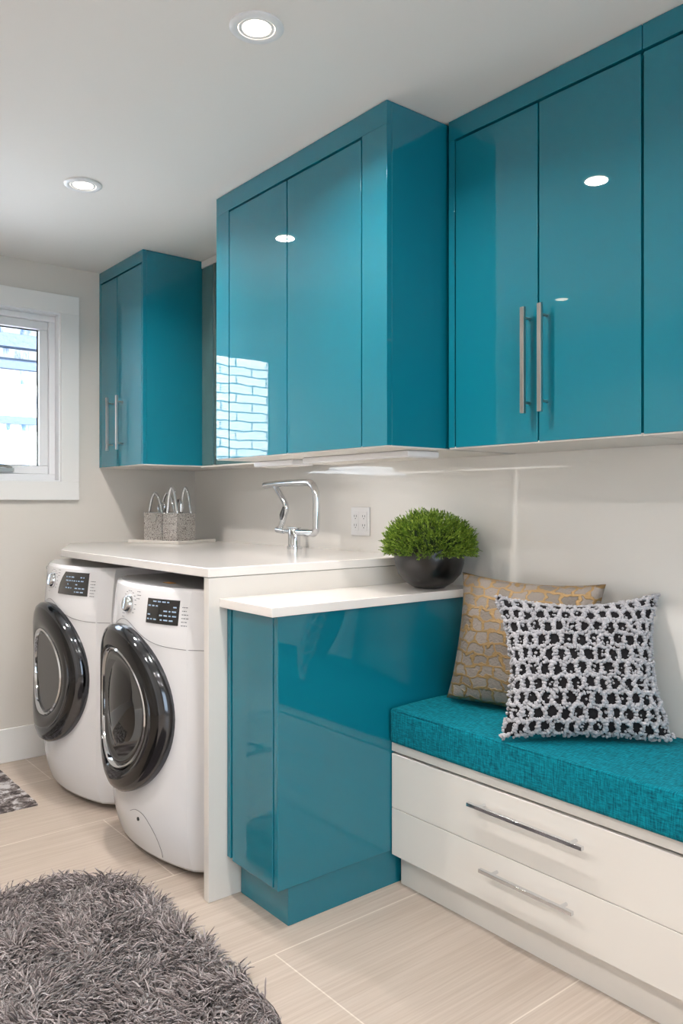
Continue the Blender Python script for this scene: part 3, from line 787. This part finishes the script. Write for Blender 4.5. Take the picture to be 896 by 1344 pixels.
po = bpy.data.objects.new('pile', me); C.objects.link(po); po.parent = rg; po['kind'] = 'stuff'
for p in me.polygons: p.use_smooth = True

bm = nb()
MX0, MX1, MY0, MY1 = -3.93, -3.335, .35, 1.09
prism(bm, [(MX0, MY0), (MX1, MY0), (MX1-.01, MY1), (MX0, MY1)], .0005, .008)
bmesh.ops.subdivide_edges(bm, edges=[e for e in bm.edges if abs(e.verts[0].co.z-e.verts[1].co.z) < .001], cuts=24, use_grid_fill=True)
for v in bm.verts:
    if v.co.z > .004: v.co.z += .003*noise.noise(v.co*18)
    k = min(abs(v.co.x-MX0), abs(v.co.x-MX1), abs(v.co.y-MY0), abs(v.co.y-MY1))
    if k < .012: v.co.x += .004*noise.noise(v.co*40); v.co.y += .004*noise.noise(v.co*40+Vector((5, 5, 5)))
tag(obj('floor_mat', bm, M['hide'], None, smooth=40), 'flat mottled black and white mat under the window', 'rug')

# ------------------------------------------------------------------ downlights
def downlight(x, y, label, power=20, grp='recessed ceiling lights'):
    t = thing('ceiling_light', (x, y, CZ), label, 'light', grp)
    bm = lathe(nb(), [(.068, -.0005), (.068, -.004), (.064, -.007), (.052, -.008), (.047, -.006), (.046, -.001)], (x, y, CZ), 'Z', 48, False)
    obj('trim_ring', bm, M['plate'], t, smooth=50)
    obj('inner_ring', lathe(nb(), [(.0455, -.002), (.045, -.005), (.040, -.0065), (.036, -.004)], (x, y, CZ), 'Z', 40, False), M['plate'], t, smooth=50)
    obj('lamp_lens', lathe(nb(), [(.0455, -.0008), (.0455, -.0028), (.001, -.0034)], (x, y, CZ), 'Z', 40), M['lens'], t)
    ld = bpy.data.lights.new('lamp', 'AREA'); ld.shape = 'DISK'; ld.size = .08; ld.energy = power; ld.color = (1, .93, .88); ld.spread = math.radians(150)
    lo = bpy.data.objects.new('lamp', ld); C.objects.link(lo); lo.parent = t; lo.location = (0, 0, -.012)
    return t
downlight(-1.68, 1.084, 'bright round recessed ceiling light, larger and nearer of the two')
downlight(-2.919, 1.116, 'small round recessed ceiling light farther back, left of the deep cabinet')
for x, y in ((-1.68, -.27), (-2.80, -.27), (-.43, 1.09), (-.43, -.27), (.8, -.27), (.8, 1.09)):
    downlight(x, y, 'round recessed ceiling light behind the camera, outside the photo', power=20 if x < -1 else 12, grp='ceiling lights behind the camera')

# ------------------------------------------------------------------ daylight
wd = bpy.data.worlds.new('sky'); bpy.context.scene.world = wd; wd.use_nodes = True
bg = wd.node_tree.nodes['Background']; bg.inputs[0].default_value = (.84, .92, 1, 1); bg.inputs[1].default_value = 5.0
def area(name, loc, rot, sx, sy, e, col):
    ld = bpy.data.lights.new(name, 'AREA'); ld.shape = 'RECTANGLE'; ld.size = sx; ld.size_y = sy; ld.energy = e; ld.color = col
    o = bpy.data.objects.new(name, ld); C.objects.link(o); o.location = loc; o.rotation_euler = rot; return o
area('daylight', (XR+.22, (W2[0]+W2[1])/2, (W2[2]+W2[3])/2), (0, PI/2, 0), 1.8, 1.9, 20, (.88, .94, 1))
sd = bpy.data.lights.new('sun', 'SUN'); sd.energy = 90; sd.angle = math.radians(3); sd.color = (1, .96, .9)
so = bpy.data.objects.new('sun', sd); C.objects.link(so); so.rotation_euler = (math.radians(-8), math.radians(27), 0); so.location = (0, 0, 6)

# ------------------------------------------------------------------ camera
cam = bpy.data.cameras.new('camera'); co = bpy.data.objects.new('camera', cam); C.objects.link(co)
co.location = (0, 0, 1.25); a = math.atan(843/1044)
vx, vy = -math.cos(a), math.sin(a)
co.rotation_euler = (PI/2, 0, math.atan2(vy, vx)-PI/2)
cam.sensor_fit = 'VERTICAL'; cam.sensor_height = 36; cam.lens = 1044/1344*36; cam.shift_y = -12/1344; cam.clip_start = .02
sc = bpy.context.scene; sc.camera = co
sc.view_settings.view_transform = 'Standard'; sc.view_settings.look = 'None'; sc.view_settings.gamma = 1; sc.view_settings.use_curve_mapping = False
sc.view_settings.exposure = -.58
